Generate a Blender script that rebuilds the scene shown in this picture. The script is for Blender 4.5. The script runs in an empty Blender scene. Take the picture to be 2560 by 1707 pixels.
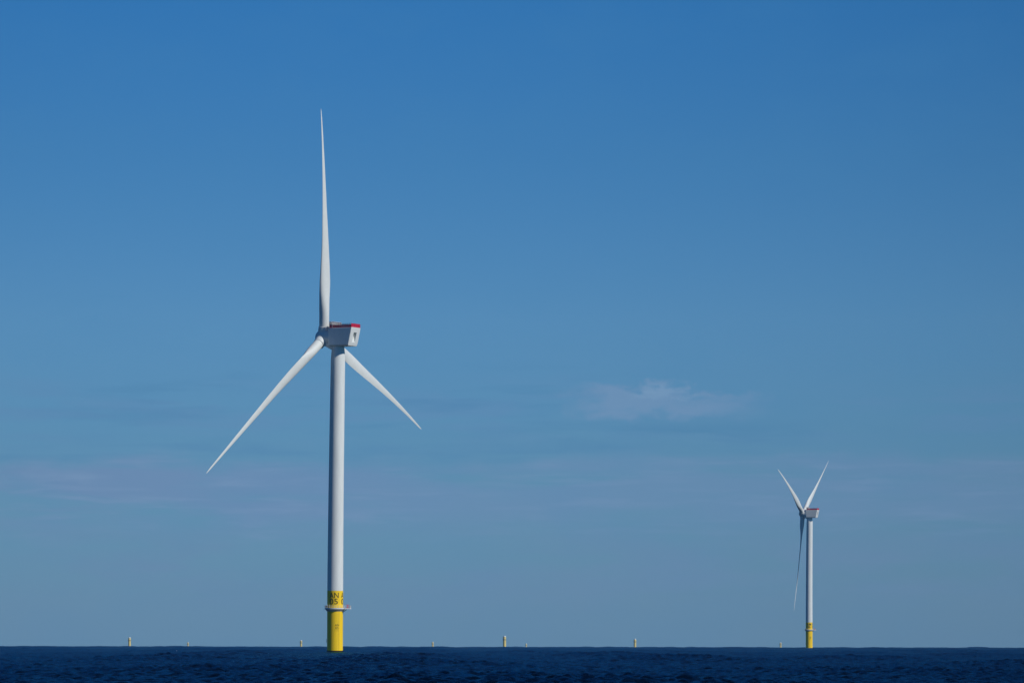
import bpy, bmesh, math, random
import numpy as np
from mathutils import Vector, Matrix

random.seed(5)
rng = np.random.default_rng(11)
PI = math.pi
R = math.radians
sc = bpy.context.scene
C = sc.collection

# ------------------------------------------------------------------ measures
F = 10420.0                 # focal length in pixels of the 2560 px wide photograph
RE = 7.433e6                # earth radius with standard refraction
CAM_H = 3.9                # eye height on the boat
PITCH = math.atan((1606.6 - 853.5) / F)
ROLL = R(0.09)
SUN_EL, SUN_AZ = R(36.0), R(121.0)   # azimuth clockwise from +Y (the view direction)


def drop(d):
    return -d * d / (2 * RE)


def px_to_x(px, d):
    return (px - 1280.0) / F * d * math.cos(PITCH)


# ------------------------------------------------------------------ helpers
def tag(o, label=None, cat=None, group=None, kind=None):
    if label: o['label'] = label
    if cat: o['category'] = cat
    if group: o['group'] = group
    if kind: o['kind'] = kind
    return o


def link(name, me, parent=None, mats=()):
    o = bpy.data.objects.new(name, me)
    C.objects.link(o)
    if parent is not None:
        o.parent = parent
    return o


def empty(name, loc):
    o = bpy.data.objects.new(name, None)
    C.objects.link(o)
    o.location = loc
    o.empty_display_size = 3
    return o


class MB:
    """collects shapes in one bmesh; faces carry material slots"""
    def __init__(self):
        self.bm = bmesh.new()
        self.mats = []

    def slot(self, m):
        if m not in self.mats:
            self.mats.append(m)
        return self.mats.index(m)

    def face(self, pts, m):
        vs = [self.bm.verts.new(p) for p in pts]
        f = self.bm.faces.new(vs)
        f.material_index = self.slot(m)
        return f

    def rings(self, loops, m, cap0=True, cap1=True, closed=True):
        s = self.slot(m)
        vv = [[self.bm.verts.new(p) for p in lp] for lp in loops]
        n = len(vv[0])
        for a, b in zip(vv[:-1], vv[1:]):
            for i in range(n):
                j = (i + 1) % n
                f = self.bm.faces.new((a[i], a[j], b[j], b[i]))
                f.material_index = s
        if cap0:
            f = self.bm.faces.new(list(reversed(vv[0]))); f.material_index = s
        if cap1:
            f = self.bm.faces.new(vv[-1]); f.material_index = s

    def lathe(self, prof, m, n=96, M=None, cap0=True, cap1=True):
        loops = []
        for r, z in prof:
            lp = [Vector((r * math.cos(2 * PI * i / n), r * math.sin(2 * PI * i / n), z)) for i in range(n)]
            if M is not None:
                lp = [M @ p for p in lp]
            loops.append(lp)
        self.rings(loops, m, cap0, cap1)

    def box(self, c, d, m, M=None):
        x, y, z = c
        a, b, e = d[0] / 2, d[1] / 2, d[2] / 2
        lo = [Vector((x - a, y - b, z - e)), Vector((x + a, y - b, z - e)), Vector((x + a, y + b, z - e)), Vector((x - a, y + b, z - e))]
        hi = [p + Vector((0, 0, 2 * e)) for p in lo]
        if M is not None:
            lo = [M @ p for p in lo]; hi = [M @ p for p in hi]
        self.rings([lo, hi], m)

    def bar(self, p, q, r, m, n=8):
        p, q = Vector(p), Vector(q)
        d = (q - p).normalized()
        u = d.orthogonal().normalized(); v = d.cross(u)
        loops = [[c + r * (math.cos(2 * PI * i / n) * u + math.sin(2 * PI * i / n) * v) for i in range(n)] for c in (p, q)]
        self.rings(loops, m)

    def build(self, name, smooth=35, bevel=0):
        bmesh.ops.recalc_face_normals(self.bm, faces=self.bm.faces)
        if bevel:
            es = [e for e in self.bm.edges if len(e.link_faces) == 2 and e.calc_face_angle(0) > R(40)]
            bmesh.ops.bevel(self.bm, geom=es, offset=bevel, segments=2, affect='EDGES', profile=0.6)
        me = bpy.data.meshes.new(name)
        self.bm.to_mesh(me)
        self.bm.free()
        for m in self.mats:
            me.materials.append(m)
        if smooth:
            me.shade_smooth()
            me.set_sharp_from_angle(angle=R(smooth))
        return me


# ------------------------------------------------------------------ materials
def nodes_of(name):
    m = bpy.data.materials.new(name)
    m.use_nodes = True
    nt = m.node_tree
    return m, nt, nt.nodes['Principled BSDF']


def paint(name, col, rough=0.45, var=0.08, scale=0.35, stain=None, metal=0.0, streak=True):
    """painted steel or gel coat: faint weathering, streaks running down"""
    m, nt, b = nodes_of(name)
    N = nt.nodes
    tc = N.new('ShaderNodeTexCoord')
    mp = N.new('ShaderNodeMapping')
    mp.inputs['Scale'].default_value = (scale, scale, scale * (0.12 if streak else 1))
    nt.links.new(tc.outputs['Object'], mp.inputs['Vector'])
    nz = N.new('ShaderNodeTexNoise')
    nz.inputs['Scale'].default_value = 2.0
    nz.inputs['Detail'].default_value = 6
    nz.inputs['Roughness'].default_value = 0.6
    nt.links.new(mp.outputs['Vector'], nz.inputs['Vector'])
    rp = N.new('ShaderNodeValToRGB')
    rp.color_ramp.elements[0].position = 0.3
    rp.color_ramp.elements[1].position = 0.7
    d = stain or [c * (1 - 2 * var) for c in col]
    rp.color_ramp.elements[0].color = (*d, 1)
    rp.color_ramp.elements[1].color = (*[min(1, c * (1 + var * .5)) for c in col], 1)
    nt.links.new(nz.outputs['Fac'], rp.inputs['Fac'])
    nt.links.new(rp.outputs['Color'], b.inputs['Base Color'])
    mr = N.new('ShaderNodeMapRange')
    mr.inputs['To Min'].default_value = max(0.05, rough - 0.08)
    mr.inputs['To Max'].default_value = rough + 0.1
    nt.links.new(nz.outputs['Fac'], mr.inputs['Value'])
    nt.links.new(mr.outputs['Result'], b.inputs['Roughness'])
    b.inputs['Metallic'].default_value = metal
    b.inputs['Specular IOR Level'].default_value = 0.3
    return m


WHITE = paint('tower_white', (0.665, 0.70, 0.68), 0.5, 0.045)
GEL = paint('blade_gelcoat', (0.65, 0.68, 0.655), 0.5, 0.025, 0.15, streak=False)
NAC = paint('nacelle_gelcoat', (0.66, 0.69, 0.67), 0.5, 0.03, 0.4)
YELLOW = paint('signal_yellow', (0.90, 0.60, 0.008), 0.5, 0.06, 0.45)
YELLOW_HAZED = paint('hazed_yellow', (0.78, 0.61, 0.16), 0.55, 0.08, 0.45)  # far foundations' yellow, paled with distance haze mixed into the colour
BLACK = paint('black_lettering', (0.016, 0.014, 0.010), 0.6, 0.05)
BLACK_THIN = paint('faded_lettering', (0.10, 0.055, 0.008), 0.6, 0.05)
SMALL_PRINT = paint('small_print', (0.30, 0.18, 0.01), 0.6, 0.05)
GROWTH = paint('tide_band', (0.012, 0.012, 0.008), 0.7, 0.3, 1.5, streak=False)
RED = paint('rail_red', (0.54, 0.013, 0.055), 0.5, 0.12, 1.0)
GREY = paint('galvanised_grey', (0.36, 0.37, 0.38), 0.5, 0.1, 1.0)
MIDGREY = paint('mid_grey', (0.14, 0.145, 0.15), 0.6, 0.1, 1.0)
DARK = paint('dark_grey', (0.05, 0.055, 0.06), 0.6, 0.1, 1.0)
PALE = paint('deck_white', (0.62, 0.64, 0.64), 0.5, 0.06, 0.8)
CAPW = paint('cover_white', (0.66, 0.68, 0.68), 0.6, 0.05)
PINK = paint('rail_pale', (0.60, 0.55, 0.56), 0.5, 0.1, 1.0)
SEAM = paint('weld_seam', (0.52, 0.33, 0.01), 0.6, 0.1)
FOAMM = paint('foam_white', (0.34, 0.37, 0.4), 0.8, 0.1, 2.0, streak=False)

# ------------------------------------------------------------------ lettering
_dg = None


def text_mesh(s, height):
    """flat letters as a mesh: x across, y up, centred, capital height = height"""
    cu = bpy.data.curves.new('lettering', 'FONT')
    cu.body = s
    cu.align_x = 'CENTER'
    cu.resolution_u = 6
    cu.offset = 0.003
    o = bpy.data.objects.new('lettering', cu)
    C.objects.link(o)
    bpy.context.view_layer.update()
    dg = bpy.context.evaluated_depsgraph_get()
    me = bpy.data.meshes.new_from_object(o.evaluated_get(dg))
    bpy.data.objects.remove(o)
    co = np.empty(len(me.vertices) * 3, dtype=np.float32)
    me.vertices.foreach_get('co', co)
    co = co.reshape(-1, 3)
    mid = (co.min(0) + co.max(0)) / 2
    k = height / (co[:, 1].max() - co[:, 1].min())
    co = (co - mid) * k
    me.vertices.foreach_set('co', co.ravel())
    return me, co[:, 0].max() - co[:, 0].min()


def wrap_letters(mb, s, height, width, radius_fn, ang, z, m, bold=0.0):
    """bend a line of letters round a tower; ang=0 faces the camera (-Y), + goes right"""
    me, w = text_mesh(s, height)
    b = bmesh.new()
    b.from_mesh(me)
    bpy.data.meshes.remove(me)
    bmesh.ops.scale(b, vec=(width / w, 1, 1), verts=b.verts)
    x = -width / 2 + 0.15
    while x < width / 2:
        bmesh.ops.bisect_plane(b, geom=b.verts[:] + b.edges[:] + b.faces[:], plane_co=(x, 0, 0), plane_no=(1, 0, 0))
        x += 0.22
    bmesh.ops.triangulate(b, faces=b.faces)
    b.verts.ensure_lookup_table()
    s_ = mb.slot(m)
    vm = []
    for v in b.verts:
        zz = z + v.co.y
        r = radius_fn(zz) + 0.03
        a = ang + v.co.x / r
        vm.append(mb.bm.verts.new((r * math.sin(a), -r * math.cos(a), zz)))
    for f in b.faces:
        try:
            g = mb.bm.faces.new([vm[v.index] for v in f.verts])
            g.material_index = s_
        except ValueError:
            pass
    b.free()


# ------------------------------------------------------------------ turbine
S = 0.19                    # metres per photograph pixel at the near turbine


def zpx(py):                # height above the water at the near turbine (px measured from its waterline)
    return CAM_H + 1985.0 * math.tan(PITCH + math.atan((853.5 - py - 0.7) / F)) + 1985.0 ** 2 / (2 * RE)


Z_DECK = zpx(1519)          # 20.3
Z_BAND = zpx(1476)          # top of the yellow band
Z_TOP = zpx(866)            # underside of nacelle
Z_CONE = zpx(897)
HUB_Z = 149.6
BEND = 1.05
R_TP, R_TB, R_TT, R_NECK = 3.76, 3.80, 3.42, 2.92


def tower_r(z):
    t = (z - Z_DECK) / (Z_CONE - Z_DECK)
    return R_TB + (R_TT - R_TB) * min(1, max(0, t))


M = {}                      # shared meshes

# tower -------------------------------------------------------------
mb = MB()
prof = [(tower_r(Z_BAND), Z_BAND)]
for k in range(1, 4):
    z = Z_BAND + (Z_CONE - Z_BAND) * k / 4
    r = tower_r(z)
    prof += [(tower_r(z - .12), z - .12), (r + .018, z - .11), (r + .018, z + .11), (tower_r(z + .12), z + .12)]
prof += [(R_TT, Z_CONE), (R_NECK, Z_TOP + .3), (R_NECK, Z_TOP + 1.2)]
# the thrust on the rotor bends the tower a metre downwind at the top
fine = []
for (ra, za), (rb, zb2) in zip(prof[:-1], prof[1:]):
    k_ = max(1, int((zb2 - za) / 4))
    fine += [(ra + (rb - ra) * i / k_, za + (zb2 - za) * i / k_) for i in range(k_)]
fine.append(prof[-1])
mb.lathe(fine, WHITE, 128, cap0=False, cap1=False)
for v in mb.bm.verts:
    v.co.x += BEND * max(0, (v.co.z - Z_BAND) / (Z_TOP - Z_BAND)) ** 1.6
M['tower'] = mb.build('tower', 40)

mb = MB()
mb.lathe([(R_TB, Z_DECK - .2), (tower_r(Z_BAND), Z_BAND)], YELLOW, 128, cap0=False)
M['base_band'] = mb.build('base_band', 40)


def frame_lines(mb):
    for a in (32, 122, 212, 302):
        a = R(a)
        r = R_TB + .012
        for k in range(14):
            z = Z_DECK + .8 + k * (Z_BAND - Z_DECK - 1.6) / 14
            mb.rings([[Vector((r * math.sin(a + da), -r * math.cos(a + da), zz)) for da in (-.009, .009)] +
                      [Vector(((r + .012) * math.sin(a + da), -(r + .012) * math.cos(a + da), zz)) for da in (.009, -.009)]
                      for zz in (z, z + .28)], SEAM)


def band_letters(top, bottom):
    mb = MB()
    for k in range(3):
        a = R(-7 + 91 * k)
        h = 13.4 * S
        wrap_letters(mb, top, h, 4.65 if top[-1] == 'N' else 4.9, tower_r, a, zpx(1487.4), BLACK)
        wrap_letters(mb, bottom, 14.2 * S, 4.05, tower_r, a - .035, zpx(1502.7), BLACK)
    frame_lines(mb)
    return mb.build('lettering', 0)


def small_letters(top, bottom):
    mb, mp_ = MB(), MB()
    rf = lambda z: R_TP
    for k in range(1):
        a = R(16.5 + 120 * k)
        wrap_letters(mb, top, 5.4 * S, 2.0, rf, a, zpx(1561.6), BLACK_THIN)
        wrap_letters(mb, bottom, 5.8 * S, 1.6, rf, a - .01, zpx(1568.6), BLACK_THIN)
        for j, (dx, w) in enumerate(((-.95, .52), (-.35, .14), (-.05, .3), (.35, .16), (.7, .4))):   # third line, too small to read
            for zz in ((1573.2, 1576.2) if j != 3 else (1574.6,)):
                a0 = a - .02 + dx / R_TP
                r = R_TP + .02
                mp_.face([(r * math.sin(a0 + q), -r * math.cos(a0 + q), zpx(zz) + e) for q, e in
                          ((-w / 7.5, -.06), (w / 7.5, -.06), (w / 7.5, .07), (-w / 7.5, .07))], SMALL_PRINT)
    return mb.build('lettering', 0), mp_.build('small_print', 0)


# transition piece ----------------------------------------------------
mb = MB()
mb.lathe([(R_TP, 0.5), (R_TP, Z_DECK - .4)], YELLOW, 128, cap0=False, cap1=False)
mb.lathe([(R_TP - .01, -4.0), (R_TP - .01, 0.5)], GROWTH, 128, cap0=False, cap1=False)
a = R(32)                    # cable run down the side
for zz0, zz1 in ((0.5, Z_DECK - 1.6),):
    r0, r1 = R_TP - .02, R_TP + .07
    mb.rings([[Vector((r0 * math.sin(a - .006), -r0 * math.cos(a - .006), z)), Vector((r1 * math.sin(a - .006), -r1 * math.cos(a - .006), z)),
               Vector((r1 * math.sin(a + .006), -r1 * math.cos(a + .006), z)), Vector((r0 * math.sin(a + .006), -r0 * math.cos(a + .006), z))]
              for z in (zz0, zz1)], SEAM)
M['transition_piece'] = mb.build('transition_piece', 40)

# access ladder on the left flank
mb = MB()
for s in (-.25, .25):
    mb.bar((-R_TP - .30, s, 4.2), (-R_TP - .30, s, 6.0), .07, DARK, 6)
mb.bar((-R_TP + .02, 0, 5.1), (-R_TP - .30, 0, 5.1), .08, DARK, 6)
M['bracket'] = mb.build('bracket')

# platform ------------------------------------------------------------
mb = MB()
R_DK = 4.95
zt = Z_DECK + .05
mb.lathe([(R_TB + .02, zt), (R_DK, zt), (R_DK, zt - .60), (R_DK - .25, zt - .70), (R_TP + .10, zt - 1.65), (R_TP + .02, zt - 1.65)], PALE, 96, cap0=False, cap1=False)
# deck extension to the right
ext = [(R_DK - .6, -2.6), (7.35, -2.2), (7.55, -1.9), (7.55, 1.9), (7.35, 2.2), (R_DK - .6, 2.6)]
mb.rings([[Vector((x, y, z)) for x, y in ext] for z in (zt - .59, zt + .004)], PALE)
mb.bar((R_TP, -1.2, zt - 2.0), (R_DK + .5, -1.3, zt - .75), .10, DARK)
mb.bar((R_TP, 1.2, zt - 2.0), (R_DK + .5, 1.3, zt - .75), .10, DARK)
M['platform'] = mb.build('platform', 35)

mb = MB()
rail_pts = []
for k in range(25):
    a = R(32 + k * (296) / 24)
    rail_pts.append((R_DK * math.cos(a) * .985, R_DK * math.sin(a) * .985))
rail_pts = [(4.6, 2.5), (6.0, 2.3), (7.4, 1.95), (7.45, 0.65), (7.45, -0.65), (7.4, -1.95), (6.0, -2.3), (4.6, -2.5)][::-1] + rail_pts
n = len(rail_pts)
for i, (x, y) in enumerate(rail_pts):
    mb.bar((x, y, zt), (x, y, zt + 1.15), .055, PALE, 6)
    x2, y2 = rail_pts[(i + 1) % n]
    if math.hypot(x2 - x, y2 - y) < 3:
        for hz in (.6, 1.13):
            mb.bar((x, y, zt + hz), (x2, y2, zt + hz), .03, PALE, 5)
for x, y, hh in ((-3.55, -3.35, 1.6), (-2.55, -4.2, 1.45)):   # two taller lamp posts
    mb.bar((x, y, zt), (x, y, zt + hh), .08, PALE, 6)
M['railing'] = mb.build('railing')

mb = MB()                     # small davit crane on the extension
mb.bar((5.95, -.3, zt), (5.95, -.3, zt + 1.25), .24, RED, 10)
mb.box((5.9, -.3, zt + .35), (.9, .8, .7), RED)
mb.bar((5.95, -.3, zt + 1.2), (5.35, -1.0, zt + 1.55), .15, RED, 8)
mb.bar((5.95, -.3, zt + 1.2), (6.45, 0.1, zt + 1.4), .17, RED, 8)
M['davit_crane'] = mb.build('davit_crane')
mb = MB()
mb.box((7.0, -.5, zt + .55), (.55, .8, 1.1), GREY)
mb.box((7.0, -.5, zt + 1.13), (.62, .88, .06), DARK)
M['cabinet_right'] = mb.build('cabinet', 0, .02)
mb = MB()
mb.box((-4.15, -1.1, zt + .7), (.75, .9, .9), DARK)
mb.box((-4.15, -1.1, zt + .18), (.6, .7, .2), GREY)
M['cabinet_left'] = mb.build('cabinet', 0, .02)

# nacelle: local frame, upwind = -X, origin on the tower axis at sea level -----------
NB, NT = zpx(864.2) - .38, zpx(818.6) - .42
HW = 4.1


def rear_x(z):
    t = (z - NB) / (NT - NB)
    return 9.0 + 2.1 * t ** 0.8


mb = MB()
# cross-sections (y,z) with chamfered lower edges, from front to rear
def sect(x0fn, w, zb, ztp, ch=.7, rt=.25):
    pts = [(-w + ch * .8, zb), (w - ch * .8, zb), (w, zb + ch), (w, ztp - rt), (w - rt, ztp), (-w + rt, ztp), (-w, ztp - rt), (-w, zb + ch)]
    return [Vector((x0fn(z), y, z)) for y, z in pts]
front = sect(lambda z: -2.15, HW - .35, NB + .3, NT - .3, .7)
f2 = sect(lambda z: -1.7, HW, NB, NT, .55)
r1 = sect(lambda z: rear_x(z) - .14, HW, NB, NT, .55)
mb.rings([front, f2, r1], NAC, cap1=False)
# rear wall built as strips round the recessed vent
zr = [NB + .0, NB + .55, NB + 1.6, NB + 6.3, NT - .25, NT]
def hw_at(z):
    if z < NB + .55: return HW - .44 + (z - NB) / .55 * .44 - .12
    if z > NT - .25: return HW - .12 - .2
    return HW - .12
vy = (-1.55, .95)
sl = mb.slot(NAC)
grid = {}
def V(y, z, dx=0.0):
    key = (round(y, 4), round(z, 4), round(dx, 4))
    if key not in grid:
        bulge = .28 * (1 - (y / HW) ** 2)
        grid[key] = mb.bm.verts.new((rear_x(z) - .05 + bulge - dx, y, z))
    return grid[key]
for z0, z1 in zip(zr[:-1], zr[1:]):
    ys0 = [-hw_at(z0), vy[0], vy[1], hw_at(z0)]
    ys1 = [-hw_at(z1), vy[0], vy[1], hw_at(z1)]
    for i in range(3):
        if i == 1 and z0 == zr[2]:
            continue
        mb.bm.faces.new((V(ys0[i], z0), V(ys0[i + 1], z0), V(ys1[i + 1], z1), V(ys1[i], z1))).material_index = sl
# vent: ramp from the lower lip inwards to the top, side walls, roof
zb_, zt_ = zr[2], zr[3]
DEP = 2.3
mb.bm.faces.new((V(vy[0], zb_), V(vy[1], zb_), V(vy[1], zt_, DEP), V(vy[0], zt_, DEP))).material_index = sl
mb.bm.faces.new((V(vy[0], zb_), V(vy[0], zt_, DEP), V(vy[0], zt_))).material_index = sl
mb.bm.faces.new((V(vy[1], zb_), V(vy[1], zt_), V(vy[1], zt_, DEP))).material_index = sl
mb.bm.faces.new((V(vy[0], zt_), V(vy[0], zt_, DEP), V(vy[1], zt_, DEP), V(vy[1], zt_))).material_index = sl
# skirt joining the rear wall to the shell
per = [(-hw_at(zr[0]), zr[0]), (hw_at(zr[0]), zr[0]), (hw_at(zr[1]), zr[1]), (hw_at(zr[4]), zr[4]), (hw_at(zr[5]), zr[5]),
       (-hw_at(zr[5]), zr[5]), (-hw_at(zr[4]), zr[4]), (-hw_at(zr[1]), zr[1])]
lo = [mb.bm.verts.new(p) for p in r1]
inner = [V(*p) for p in per]
for i in range(8):
    j = (i + 1) % 8
    try:
        mb.bm.faces.new((lo[i], lo[j], inner[j], inner[i])).material_index = sl
    except ValueError:
        pass
# yaw housing under the nose
ych = []
for x, w, z0 in ((-5.4, 2.4, NB + 1.1), (-4.1, 2.9, NB - .05), (-1.5, 2.8, NB - 1.5), (1.8, 2.6, NB - .3)):
    ych.append([Vector((x, -w, z0)), Vector((x, w, z0)), Vector((x, w, NB + 2.2)), Vector((x, -w, NB + 2.2))])
mb.rings(ych, NAC)
# generator drum between hub and house
TILT = R(5.85)
A = Vector((-math.cos(TILT), 0, math.sin(TILT)))
OVER = 6.95
HUBC = Vector((-OVER, 0, HUB_Z))
def axisM(org):
    z = A
    y = Vector((0, 1, 0))
    x = y.cross(z)
    return Matrix.Translation(org) @ Matrix((x, y, z)).transposed().to_4x4()
AM = axisM(HUBC)
mb.lathe([(3.85, -6.5), (3.9, -3.6), (3.9, -3.45), (3.8, -3.4)], NAC, 72, AM)
bmesh.ops.remove_doubles(mb.bm, verts=mb.bm.verts, dist=1e-4)
M['nacelle'] = mb.build('nacelle', 30)

# guard rail round the roof
mb = MB()
x0, x1, w = -1.5, rear_x(NT) - .25, HW - .12
H1 = 1.75
def fence(p, q, step, hpost, mpost, mpanel=None, hpanel=1.0, z0=NT, drop_posts=.55, slat=.16, gap=.09, toprail=DARK, dep=.10):
    p, q = Vector((*p, z0)), Vector((*q, z0))
    L = (q - p).length
    d = (q - p) / L
    k = max(1, round(L / step))
    for i in range(k + 1):
        c = p + d * (L * i / k)
        mb.bar(c - Vector((0, 0, drop_posts)), c + Vector((0, 0, hpost)), .075, mpost, 6)
    mb.bar(p + Vector((0, 0, hpost)), q + Vector((0, 0, hpost)), .075, toprail, 6)
    if mpanel:
        s = 0.0
        Mx = Matrix.Translation(p) @ Matrix((d, Vector((0, 0, 1)).cross(d), Vector((0, 0, 1)))).transposed().to_4x4()
        while s < L - slat:
            mb.box((s + slat / 2, 0, hpanel / 2 + .06), (slat, dep, hpanel), mpanel, Mx)
            s += slat + gap
for y in (-w, w):
    fence((x0, y), (x1, y), 1.0, H1, RED, RED, 1.35)
fence((x1, -w), (x1, w), .9, H1, RED, RED, 1.7, slat=.3, gap=.06, toprail=RED, dep=.05)
fence((x0, -w), (x0, w), 1.0, 1.2, RED, RED, 1.0)
M['guard_rail'] = mb.build('guard_rail')
# cooler bank with pale frame standing across the front of the roof
mb = MB()
cx0, cx1, cw = -1.35, .2, 4.05
for x in (cx0, cx1):
    for k in range(6):
        y = -cw + 2 * cw * k / 5
        mb.box((x, y, NT + 1.48), (.17, .17, 3.0), PINK)
    for k in range(5):
        y = -cw + 2 * cw * (k + .5) / 5
        w5 = 2 * cw / 5 - .2
        mb.box((x, y, NT + 1.95), (.10, w5, .95), GREY)
        mb.box((x, y, NT + 2.66), (.12, w5 - .3, .40), DARK)
    mb.bar((x, -cw, NT + 3.02), (x, cw, NT + 3.02), .07, PINK, 6)
for y in (-cw, cw):
    for z in (1.45, 2.2, 3.0):
        mb.bar((cx0, y, NT + z), (cx1, y, NT + z), .07, PINK, 6)
mb.box(((cx0 + cx1) / 2, 0, NT + 1.38), (cx1 - cx0 - .2, 2 * cw - .2, .12), DARK)
M['cooler_bank'] = mb.build('cooler_bank')

# hub in its own frame: z = upwind axis, y = across --------------------------------
mb = MB()
prof = []
for k in range(0, 25):
    t = PI * .5 * k / 24
    prof.append((3.95 * math.cos(t) + 0.02, 4.5 * math.sin(t) * .98))
prof = [(3.4, -3.6), (3.75, -3.3), (3.95, -1.6), (3.98, -.6)] + prof
mb.lathe(prof, NAC, 72)
for k in range(3):
    q = Matrix.Rotation(2 * PI * k / 3, 4, 'Z') @ Matrix.Rotation(PI / 2, 4, 'Y')
    mb.lathe([(2.95, 2.2), (2.78, 4.3), (2.62, 4.95), (2.62, 5.05)], NAC, 64, q)
    mb.lathe([(2.55, 5.0), (2.70, 5.06), (2.70, 5.30), (2.50, 5.34)], PALE, 64, q)
M['hub'] = mb.build('hub', 38)

# blade: x = towards leading edge, y = downwind, z = radial --------------------------
RT = 109.2
R0 = 5.2


def lerp_tab(t, tab):
    for (a, va), (b, vb) in zip(tab[:-1], tab[1:]):
        if t <= b:
            u = (t - a) / (b - a)
            u = u * u * (3 - 2 * u) * .35 + u * .65
            return va + (vb - va) * u
    return tab[-1][1]


CH = [(0, 4.75), (.06, 4.75), (.11, 5.5), (.16, 6.3), (.205, 6.45), (.27, 5.95), (.34, 5.15), (.43, 4.3), (.57, 3.15), (.71, 2.25), (.86, 1.38), (.95, .95), (.985, .6), (1, .22)]
TH = [(0, 1), (.06, 1), (.11, .88), (.16, .73), (.205, .58), (.27, .45), (.34, .35), (.43, .28), (.57, .24), (.71, .21), (1, .18)]
TW = [(0, 17), (.1, 17), (.2, 16), (.27, 13), (.43, 8), (.57, 4), (.72, 1), (.86, -1), (1, -2)]
AX = [(0, .5), (.06, .5), (.2, .44), (.4, .36), (1, .30)]


def section(t, sag, n=28):
    c, th, tw, ax = lerp_tab(t, CH), lerp_tab(t, TH), R(lerp_tab(t, TW)), lerp_tab(t, AX)
    blend = min(1, max(0, (t - .05) / .14)); blend = blend * blend * (3 - 2 * blend)
    pts = []
    for i in range(n):
        a = 2 * PI * i / n
        s = (1 - math.cos(a)) / 2              # 0 at leading edge, 1 at trailing edge
        yc = .5 * math.sin(a)
        yt = 5 * (.2969 * math.sqrt(s) - .126 * s - .3516 * s * s + .2843 * s ** 3 - .1015 * s ** 4) + .015 * s
        sg = 1 if math.sin(a) >= 0 else -1
        camber = .10 * s * (1 - s) * 4 * .35
        ya = sg * yt * .5 * th * 2 * .5 * 2 * .5 + camber * blend
        y = yc * th * (1 - blend) + ya * blend * 1.0
        x = (ax - s) * c
        pts.append((x, y * c))
    z = R0 + (RT - R0) * t
    q = z / RT
    pre = 0.6 * q + 2.2 * q ** 3
    out = []
    for x, y in pts:
        X = x * math.cos(tw) + y * math.sin(tw)
        Y = -x * math.sin(tw) + y * math.cos(tw)
        out.append(Vector((X + sag * (q - q * q), Y - pre, z)))
    return out


ts = [0, .02, .04, .06] + [.06 + .94 * (k / 70) for k in range(1, 71)]


def blade_mesh(theta):       # gravity bends a blade that is not upright
    mb = MB()
    mb.rings([section(t, 5.4 * math.sin(theta)) for t in ts], GEL)
    return mb.build('blade', 60)


SGN = 1.0


def turbine(loc, yaw, rot, label, letters, group):
    root = empty('wind_turbine', loc)
    tag(root, label, 'wind turbine', group)
    link('tower', M['tower'], root).rotation_euler = (0, 0, yaw)
    tp = link('transition_piece', M['transition_piece'], root)
    link('bracket', M['bracket'], tp)
    bb = link('base_band', M['base_band'], root)
    pl = link('platform', M['platform'], root)
    for nm, key in (('railing', 'railing'), ('davit_crane', 'davit_crane'), ('cabinet', 'cabinet_right'), ('cabinet', 'cabinet_left')):
        link(nm, M[key], pl)
    link('lettering', band_letters(*letters), bb)
    sl_, sp_ = small_letters(*letters)
    link('lettering', sl_, tp)
    link('small_print', sp_, tp)
    na = link('nacelle', M['nacelle'], root)
    na.rotation_euler = (0, 0, yaw)
    link('guard_rail', M['guard_rail'], na)
    link('cooler_bank', M['cooler_bank'], na)
    hub = link('hub', M['hub'], root)
    # hub frame: z = A; its x = radial at 0 deg
    Zp = Vector((math.sin(TILT), 0, math.cos(TILT)))
    z = A; x = Zp; y = z.cross(x)
    Mh = Matrix((x, y, z)).transposed().to_4x4()
    th = R(rot)
    # radial(theta) = sin(theta) * Y + cos(theta) * Zp
    Yv = Vector((0, 1, 0))
    rad0 = math.sin(th) * Yv + math.cos(th) * Zp
    Mh = Matrix((rad0, z.cross(rad0), z)).transposed().to_4x4()
    Wh = Matrix.Rotation(yaw, 4, 'Z') @ Matrix.Translation(HUBC) @ Mh
    hub.matrix_basis = Wh
    for k in range(3):
        bl = link('blade', blade_mesh(th + SGN * 2 * PI * k / 3), hub)
        # blade frame in hub frame: z -> radial, y -> downwind (-hub z), x = y cross z
        q = Matrix.Rotation(2 * PI * k / 3, 4, 'Z')
        rz = (q @ Vector((1, 0, 0)))
        ry = Vector((0, 0, -1))
        rx = ry.cross(rz)
        bl.matrix_basis = Matrix((rx, ry, rz)).transposed().to_4x4()
    return root


D1, D2 = 1985.0, 4650.0
bear = lambda px: math.atan((px - 1280) / F)
TG = 'working offshore wind turbines'
turbine((px_to_x(838.6, D1), D1, drop(D1)), -R(29.8), -8.8,
        'large nearer white wind turbine on yellow base marked AN 05, one blade straight up', ('AN', '05'), TG)
turbine((px_to_x(2024.2, D2), D2, drop(D2)), -R(21.0), 54.7,
        'small distant white wind turbine on yellow base marked AM 06, one blade hanging down', ('AM', '06'), TG)

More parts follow.
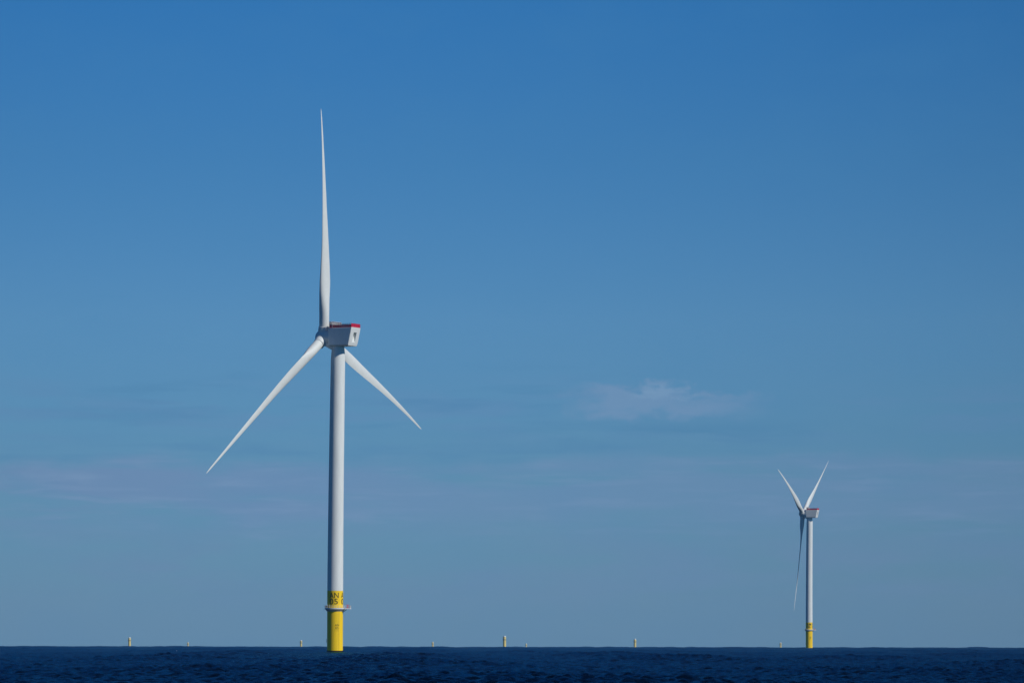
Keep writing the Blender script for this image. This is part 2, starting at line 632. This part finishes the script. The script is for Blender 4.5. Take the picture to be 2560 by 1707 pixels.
# ------------------------------------------------------------------ bare foundations on the horizon
mb = MB()
mb.lathe([(3.76, -4), (3.76, 19.4)], YELLOW_HAZED, 48, cap0=False, cap1=False)
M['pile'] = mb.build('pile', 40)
mb = MB()
mb.lathe([(3.7, 20.35), (4.75, 20.35), (4.75, 19.6), (3.9, 18.6), (3.7, 18.6)], MIDGREY, 48, cap0=False, cap1=False)
mb.rings([[Vector((x, y, z)) for x, y in ((4.2, -2.2), (6.6, -1.9), (6.6, 1.9), (4.2, 2.2))] for z in (19.75, 20.354)], GREY)
M['far_platform'] = mb.build('platform', 35)
mb = MB()
mb.lathe([(3.72, 19.4), (3.72, 27.3)], YELLOW_HAZED, 48, cap0=False, cap1=False)
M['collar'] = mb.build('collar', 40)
mb = MB()
mb.lathe([(3.82, 26.6), (3.82, 27.4), (3.6, 28.2), (2.9, 28.9), (1.6, 29.3), (.3, 29.45)], CAPW, 48, cap0=False)
M['cover'] = mb.build('cover', 50)
FAR = [
    (324.9, 12200, 'leftmost of all the bare yellow foundations, tall with pale cap and dark ring'),
    (471.0, 18400, 'short pale foundation between the leftmost one and the one left of the big turbine'),
    (753.8, 15200, 'bare yellow foundation just left of the big turbine base'),
    (1082.9, 17200, 'small pale foundation first to the right of the big turbine base'),
    (1262.4, 10420, 'tallest bare yellow foundation, near the middle of the horizon'),
    (1316.6, 20000, 'tiniest pale foundation, just right of the tallest bare one'),
    (1588.6, 12900, 'grey-yellow foundation with wide dark platform, midway between tallest bare one and small turbine'),
    (1952.5, 17500, 'tiny greyish foundation just left of the small turbine base'),
]
for i, (px, d, lab) in enumerate(FAR):
    r = empty('turbine_foundation', (px_to_x(px, d), d, drop(d)))
    r.rotation_euler = (0, 0, R((17, 60, 160, 100, 0, 30, 5, 75)[i]) * (1 if i % 2 else -1) * .3)
    tag(r, lab, 'foundation', 'bare turbine foundations along the horizon')
    link('pile', M['pile'], r)
    link('platform', M['far_platform'], r)
    link('collar', M['collar'], r)
    link('cover', M['cover'], r)

# ------------------------------------------------------------------ sea
WIND = R(-30)               # waves run with the wind the rotors face
NW = 130
lam = np.exp(rng.uniform(np.log(1.3), np.log(24.0), NW))
ang = WIND + rng.uniform(-R(85), R(85), NW)
amp = 0.0085 * lam / (1 + (lam / 3.5) ** 1.6)
SWELL_SEED = 106
NS = 7                      # long swell
lam = np.concatenate([lam, rng.uniform(55, 120, NS)])
ang = np.concatenate([ang, WIND + R(25) + rng.normal(0, R(16), NS)])
amp = np.concatenate([amp, rng.uniform(.14, .27, NS)])
NW += NS
pha = rng.uniform(0, 2 * PI, NW)
pha[-NS:] = np.random.default_rng(SWELL_SEED).uniform(0, 2 * PI, NS)
kx = 2 * PI / lam * np.cos(ang)
ky = 2 * PI / lam * np.sin(ang)


def waves(X, Y, minlam):
    Z = np.zeros_like(X)
    for i in range(NW):
        w = np.clip((lam[i] / minlam - 1.2), 0, 1)
        Z += (amp[i] * w * np.sin(kx[i] * X + ky[i] * Y + pha[i])).astype(np.float32)
    return Z + 0.22 * Z * np.abs(Z) + 0.12 * Z * Z


def grid_arrays(rr, aa, wave=True):
    rr = rr[:, None]; aa = aa[None, :]
    X = (rr * np.sin(aa)).astype(np.float64); Y = (rr * np.cos(aa)).astype(np.float64)
    base = -(X * X + Y * Y) / (2 * RE)
    dr = np.gradient(rr[:, 0])[:, None]
    Z = waves(X, Y, np.broadcast_to(dr * .8, X.shape)) if wave else 0.0
    return np.stack([X, Y, base + Z], -1)


def quads(nr, na, off, flip=False):
    i = np.arange(nr - 1)[:, None]; j = np.arange(na - 1)[None, :]
    a = off + i * na + j
    q = np.stack([a, a + na, a + na + 1, a + 1], -1).reshape(-1, 4)
    return q[:, ::-1] if not flip else q


rr = [230.0]
while rr[-1] < 9000:
    rr.append(rr[-1] + 0.25 + 0.0009 * rr[-1])
rr = np.array(rr)
FAN = R(14.0)
aa = np.linspace(-FAN, FAN, 900)
P1 = grid_arrays(rr, aa)
# coarse sea: in front of the fan, beyond it, and all round
rN = np.array([1.0, 8, 20, 40, 70, 110, 160, 230.0])
P2 = grid_arrays(rN, np.linspace(-FAN, FAN, 41), False)
rF = np.array([9000.0, 10000, 12000, 15000, 19000, 24000])
P3 = grid_arrays(rF, np.linspace(-FAN, FAN, 41), False)
rA = np.concatenate([[1.0], np.geomspace(20, 24000, 60)])
P4 = grid_arrays(rA, np.linspace(FAN, 2 * PI - FAN, 200), False)
verts, faces, off = [], [], 0
for P in (P1, P2, P3, P4):
    nr, na = P.shape[:2]
    verts.append(P.reshape(-1, 3)); faces.append(quads(nr, na, off)); off += nr * na
verts = np.concatenate(verts).astype(np.float32)
faces = np.concatenate(faces).astype(np.int32)
me = bpy.data.meshes.new('sea')
me.vertices.add(len(verts)); me.vertices.foreach_set('co', verts.ravel())
me.loops.add(faces.size); me.loops.foreach_set('vertex_index', faces.ravel())
me.polygons.add(len(faces))
me.polygons.foreach_set('loop_start', np.arange(0, faces.size, 4, dtype=np.int32))
me.polygons.foreach_set('use_smooth', np.ones(len(faces), dtype=bool))
me.update(calc_edges=True)

m, nt, b = nodes_of('sea_water')
N = nt.nodes; Lk = nt.links
tc = N.new('ShaderNodeTexCoord')
b.inputs['Base Color'].default_value = (0.0005, 0.0045, 0.0155, 1)
b.inputs['IOR'].default_value = 1.333
b.inputs['Roughness'].default_value = 0.5
b.inputs['Specular IOR Level'].default_value = 0.0
nz = N.new('ShaderNodeTexNoise'); nz.inputs['Scale'].default_value = 0.55; nz.inputs['Detail'].default_value = 5
mp = N.new('ShaderNodeMapping'); mp.inputs['Rotation'].default_value = (0, 0, -WIND); mp.inputs['Scale'].default_value = (1, .55, 1)
Lk.new(tc.outputs['Object'], mp.inputs['Vector']); Lk.new(mp.outputs['Vector'], nz.inputs['Vector'])
bp = N.new('ShaderNodeBump'); bp.inputs['Strength'].default_value = 1.0; bp.inputs['Distance'].default_value = 0.7
Lk.new(nz.outputs['Fac'], bp.inputs['Height']); Lk.new(bp.outputs['Normal'], b.inputs['Normal'])
gl = N.new('ShaderNodeBsdfGlossy'); gl.inputs['Color'].default_value = (0.15, 0.59, 0.84, 1); gl.inputs['Roughness'].default_value = 0.16
fr = N.new('ShaderNodeFresnel'); fr.inputs['IOR'].default_value = 1.33
Lk.new(bp.outputs['Normal'], gl.inputs['Normal']); Lk.new(bp.outputs['Normal'], fr.inputs['Normal'])
fm = N.new('ShaderNodeMapRange')          # rough water never mirrors fully; seen through a polariser
fm.inputs['From Min'].default_value = 0.11; fm.inputs['From Max'].default_value = 0.80; fm.inputs['To Min'].default_value = 0.0; fm.inputs['To Max'].default_value = 0.39
Lk.new(fr.outputs[0], fm.inputs['Value'])
ms = N.new('ShaderNodeMixShader')
Lk.new(fm.outputs['Result'], ms.inputs[0]); Lk.new(b.outputs[0], ms.inputs[1]); Lk.new(gl.outputs[0], ms.inputs[2])
Lk.new(ms.outputs[0], N['Material Output'].inputs['Surface'])
me.materials.append(m)
sea = link('sea', me)
tag(sea, 'dark blue choppy open sea', None, None, 'structure')

# small flecks of foam
mb = MB()
for px, py, wd in ((395, 1661.3, .42), (439.4, 1630.6, .42), (1141, 1626.5, .4), (1271, 1653, .2), (846, 1627.5, .5), (853, 1627.5, .4)):
    # range from the depression angle below eye level
    ang_d = (py - 1607.0) / F
    d = CAM_H / ang_d
    for _ in range(6):
        d = (CAM_H - drop(d)) / ang_d
    x = px_to_x(px, d)
    dd = np.arange(d - 9, d + 9, .4)
    wz = waves(np.full_like(dd, x), dd, np.full_like(dd, .9))
    d = float(dd[int(np.argmax(wz))])
    z = float(wz.max()) + drop(d) if True else float(waves(np.array([x]), np.array([d]), np.array([2.0]))[0]) + drop(d)
    for k in range(5):
        M4 = Matrix.Translation((x + random.uniform(-.4, .4) * wd, d + random.uniform(-.3, .3), z + .05)) @ Matrix.Diagonal((.22 * wd * random.uniform(.6, 1.2), .3, .22 * wd * random.uniform(.5, 1), 1))
        mb.lathe([(.05, -.6), (.7, -.4), (1, 0), (.8, .45), (.4, .8), (.05, .95)], FOAMM, 10, M4)
fo = link('foam', mb.build('foam', 60))
tag(fo, 'small white flecks of foam on the dark waves', 'foam', None, 'stuff')

# ------------------------------------------------------------------ haze
HAZE = True
if HAZE:
    mb = MB()
    hm = bpy.data.materials.new('sea_haze')
    hm.use_nodes = True
    nt = hm.node_tree
    nt.nodes.remove(nt.nodes['Principled BSDF'])
    pv = nt.nodes.new('ShaderNodeVolumePrincipled')
    pv.inputs['Color'].default_value = (0.45, 0.72, 1.0, 1)
    pv.inputs['Density'].default_value = 1.6e-5
    pv.inputs['Anisotropy'].default_value = 0.0
    nt.links.new(pv.outputs['Volume'], nt.nodes['Material Output'].inputs['Volume'])
    zl = drop(24000) - 1.5
    mb.box((0, 0, (zl + 275) / 2), (50000, 50000, 275 - zl), hm)
    hz = link('haze', mb.build('haze', 0))
    tag(hz, 'thin blue sea haze', 'haze', None, 'stuff')

# ------------------------------------------------------------------ sky
w = bpy.data.worlds.new('World')
sc.world = w
w.use_nodes = True
nt = w.node_tree
N = nt.nodes; Lk = nt.links
bg = N['Background']
sky = N.new('ShaderNodeTexSky')
sky.sky_type = 'NISHITA'
sky.sun_disc = False
sky.sun_elevation = SUN_EL
sky.sun_rotation = SUN_AZ
sky.altitude = 0
sky.air_density = 1.0
sky.dust_density = 0.2
sky.ozone_density = 3.0


def mathn(op, a, b_=None, c=None, clamp=False):
    n_ = N.new('ShaderNodeMath'); n_.operation = op; n_.use_clamp = clamp
    for i, v in enumerate((a, b_, c)):
        if v is None: continue
        if isinstance(v, (int, float)): n_.inputs[i].default_value = v
        else: Lk.new(v, n_.inputs[i])
    return n_.outputs[0]


tc = N.new('ShaderNodeTexCoord')
sp = N.new('ShaderNodeSeparateXYZ')
Lk.new(tc.outputs['Generated'], sp.inputs[0])
AZ = mathn('ARCTAN2', sp.outputs['X'], sp.outputs['Y'])
EL = mathn('ARCSINE', sp.outputs['Z'])

# grade of the clear air with elevation (dust-free, deep blue autumn sky)
ramp = N.new('ShaderNodeValToRGB')
Lk.new(mathn('MULTIPLY', EL, 4.0, clamp=True), ramp.inputs['Fac'])    # 0..0.25 rad
GRADE = [(0.001, (0.1755, 0.396, 0.8401)), (0.041, (0.1795, 0.3858, 0.7805)), (0.156, (0.1832, 0.3927, 0.7089)), (0.31, (0.2038, 0.4287, 0.7238)), (0.463, (0.1505, 0.4029, 0.6988)), (0.613, (0.1112, 0.3964, 0.7223)), (1.0, (0.089, 0.3647, 0.7006))]
el_ = ramp.color_ramp.elements
while len(el_) > 1:
    el_.remove(el_[-1])
el_[0].position = GRADE[0][0]; el_[0].color = (*GRADE[0][1], 1)
for p_, c_ in GRADE[1:]:
    e_ = el_.new(p_); e_.color = (*c_, 1)
mul = N.new('ShaderNodeMix'); mul.data_type = 'RGBA'; mul.blend_type = 'MULTIPLY'; mul.inputs['Factor'].default_value = 1
Lk.new(sky.outputs['Color'], mul.inputs['A']); Lk.new(ramp.outputs['Color'], mul.inputs['B'])
cur = mul.outputs['Result']

# thin cloud, placed by compass bearing and elevation in degrees
AZD = mathn('MULTIPLY', AZ, 180 / PI)
ELD = mathn('MULTIPLY', EL, 180 / PI)


def cloud_noise(sx, sy, seed, detail, lo, hi):
    cx = N.new('ShaderNodeCombineXYZ')
    Lk.new(mathn('MULTIPLY', AZD, sx), cx.inputs[0]); Lk.new(mathn('MULTIPLY', ELD, sy), cx.inputs[1]); cx.inputs[2].default_value = seed
    n_ = N.new('ShaderNodeTexNoise'); n_.inputs['Scale'].default_value = 1.0; n_.inputs['Detail'].default_value = detail
    n_.inputs['Roughness'].default_value = 0.55; n_.inputs['Distortion'].default_value = 0.25
    Lk.new(cx.outputs[0], n_.inputs['Vector'])
    r_ = N.new('ShaderNodeMapRange'); r_.interpolation_type = 'SMOOTHSTEP'
    r_.inputs['From Min'].default_value = lo; r_.inputs['From Max'].default_value = hi
    Lk.new(n_.outputs['Fac'], r_.inputs['Value'])
    return r_.outputs['Result']


def bump01(v, c, half):                       # soft bell round c
    d = mathn('DIVIDE', mathn('SUBTRACT', v, c), half)
    return mathn('POWER', 2.718281828, mathn('MULTIPLY', mathn('MULTIPLY', d, d), -1.0))


def ramp01(v, a, b):
    r_ = N.new('ShaderNodeMapRange'); r_.interpolation_type = 'SMOOTHSTEP'
    r_.inputs['From Min'].default_value = a; r_.inputs['From Max'].default_value = b
    Lk.new(v, r_.inputs['Value'])
    return r_.outputs['Result']


def lay(fac, col, strength):
    global cur
    mx = N.new('ShaderNodeMix'); mx.data_type = 'RGBA'
    Lk.new(mathn('MULTIPLY', fac, strength, clamp=True), mx.inputs['Factor'])
    Lk.new(cur, mx.inputs['A'])
    mx.inputs['B'].default_value = (*[c * 10 for c in col], 1)
    cur = mx.outputs['Result']


# long veil with a fairly clear upper edge, stronger to the left
wob = mathn('MULTIPLY', mathn('SUBTRACT', cloud_noise(.45, .6, 40.0, 4, 0.0, 1.0), .5), .55)
elw = mathn('ADD', ELD, wob)
veil = mathn('MULTIPLY', cloud_noise(.30, 2.4, 3.1, 6, .30, .58), mathn('MULTIPLY', ramp01(elw, 2.62, 2.34), ramp01(elw, 1.25, 1.95)))
lay(mathn('MULTIPLY', veil, mathn('ADD', .62, mathn('MULTIPLY', ramp01(AZD, .5, -5.0), .38))), (.150, .259, .447), .85)
strk = mathn('MULTIPLY', cloud_noise(.75, 7.5, 51.0, 7, .48, .70), mathn('MULTIPLY', ramp01(elw, 2.65, 2.35), ramp01(elw, 1.2, 1.8)))
lay(mathn('MULTIPLY', strk, mathn('ADD', .5, mathn('MULTIPLY', ramp01(AZD, 0.5, -5.0), .5))), (.174, .290, .472), .80)
puff = mathn('MULTIPLY', cloud_noise(1.5, 5.0, 61.0, 7, .42, .66), mathn('MULTIPLY', bump01(elw, 2.28, .16), ramp01(AZD, -5.2, -6.2)))
lay(puff, (.185, .305, .485), .55)
lay(mathn('MULTIPLY', cloud_noise(.35, 2.2, 9.7, 5, .42, .64), bump01(ELD, 1.05, .5)), (.140, .245, .415), .50)
# lavender streaks higher up
lay(mathn('MULTIPLY', cloud_noise(.5, 4.0, 5.5, 6, .46, .64), bump01(elw, 3.15, .38)), (.120, .250, .455), .38)
# darker thin streaks
lay(mathn('MULTIPLY', cloud_noise(.45, 5.0, 14.2, 6, .48, .66), mathn('MULTIPLY', bump01(elw, 3.3, .5), mathn('MULTIPLY', ramp01(AZD, 5.0, -1.5), ramp01(AZD, -7.5, -4.5)))), (.066, .212, .40), .36)
lay(mathn('MULTIPLY', cloud_noise(.45, 4.5, 21.2, 5, .42, .62), mathn('MULTIPLY', bump01(ELD, 2.85, .16), bump01(AZD, 2.2, 2.2))), (.068, .214, .40), .60)
lay(mathn('MULTIPLY', cloud_noise(.5, 6.0, 27.2, 5, .40, .62), mathn('MULTIPLY', bump01(elw, 2.62, .10), ramp01(AZD, 8.0, -2.0))), (.075, .220, .415), .36)
# one small soft cloud right of the middle
wsoft = mathn('MULTIPLY', mathn('SUBTRACT', cloud_noise(2.2, 4.0, 17.0, 6, 0.0, 1.0), .5), .42)
ew = mathn('ADD', ELD, wsoft)
aw = mathn('ADD', AZD, mathn('MULTIPLY', wsoft, 2.2))
top = mathn('SUBTRACT', 3.52, mathn('MULTIPLY', bump01(AZD, 3.4, .9), .16))
wm = mathn('MULTIPLY', mathn('MULTIPLY', ramp01(ew, 3.02, 3.24), ramp01(mathn('SUBTRACT', ew, top), .07, -.05)), mathn('MULTIPLY', ramp01(aw, .62, 1.30), ramp01(aw, 3.75, 2.60)))
lay(mathn('MULTIPLY', wm, cloud_noise(1.0, 4.5, 2.2, 7, .16, .54)), (.150, .282, .466), .95)
wm2 = mathn('MULTIPLY', mathn('MULTIPLY', ramp01(ew, 3.33, 3.46), ramp01(mathn('SUBTRACT', ew, top), .05, -.04)), mathn('MULTIPLY', ramp01(AZD, 1.5, 1.9), ramp01(AZD, 2.75, 2.3)))
lay(mathn('MULTIPLY', wm2, cloud_noise(2.6, 8.0, 7.2, 7, .34, .62)), (.182, .322, .505), .75)
# sky a little deeper away from the middle (lens falloff put into its colour, plus a polariser's deeper right)
az2 = mathn('ADD', mathn('MULTIPLY', mathn('MULTIPLY', AZD, AZD), -.0014), mathn('MULTIPLY', AZD, -.0035))
dk = N.new('ShaderNodeMix'); dk.data_type = 'RGBA'; dk.blend_type = 'MULTIPLY'; dk.inputs['Factor'].default_value = 1
cc = N.new('ShaderNodeCombineColor')
dv = mathn('MAXIMUM', mathn('ADD', 1.0, az2), .86)
for i_ in range(3):
    Lk.new(dv, cc.inputs[i_])
Lk.new(cur, dk.inputs['A']); Lk.new(cc.outputs[0], dk.inputs['B'])
cur = dk.outputs['Result']
# faint unevenness of the air
lay(cloud_noise(.6, 1.1, 31.0, 3, .40, .75), (.062, .225, .44), .10)
Lk.new(cur, bg.inputs['Color'])
bg.inputs['Strength'].default_value = 0.1

# ------------------------------------------------------------------ sun
sd = bpy.data.lights.new('sun', 'SUN')
sd.energy = 3.6
sd.angle = R(0.53)
sd.color = (1.0, 0.955, 0.89)
so = bpy.data.objects.new('sun', sd)
C.objects.link(so)
dirv = Vector((math.sin(SUN_AZ) * math.cos(SUN_EL), math.cos(SUN_AZ) * math.cos(SUN_EL), math.sin(SUN_EL)))
so.rotation_euler = dirv.to_track_quat('Z', 'Y').to_euler()
so.location = (0, 0, 400)

# ------------------------------------------------------------------ camera
cd = bpy.data.cameras.new('camera')
cd.sensor_fit = 'HORIZONTAL'
cd.sensor_width = 36.0
cd.lens = 36.0 * F / 2560.0
cd.clip_start = 0.5
cd.clip_end = 80000
cam = bpy.data.objects.new('camera', cd)
C.objects.link(cam)
fwd = Vector((0, math.cos(PITCH), math.sin(PITCH)))
right = Vector((1, 0, 0))
up = right.cross(fwd)
M3 = Matrix((right, up, -fwd)).transposed() @ Matrix.Rotation(ROLL, 3, 'Z')
cam.matrix_world = Matrix.Translation((0, 0, CAM_H)) @ M3.to_4x4()
sc.camera = cam

sc.view_settings.view_transform = 'Standard'
sc.view_settings.look = 'None'
sc.view_settings.exposure = 0
sc.view_settings.gamma = 1
sc.cycles.volume_bounces = 0
sc.cycles.max_bounces = 6
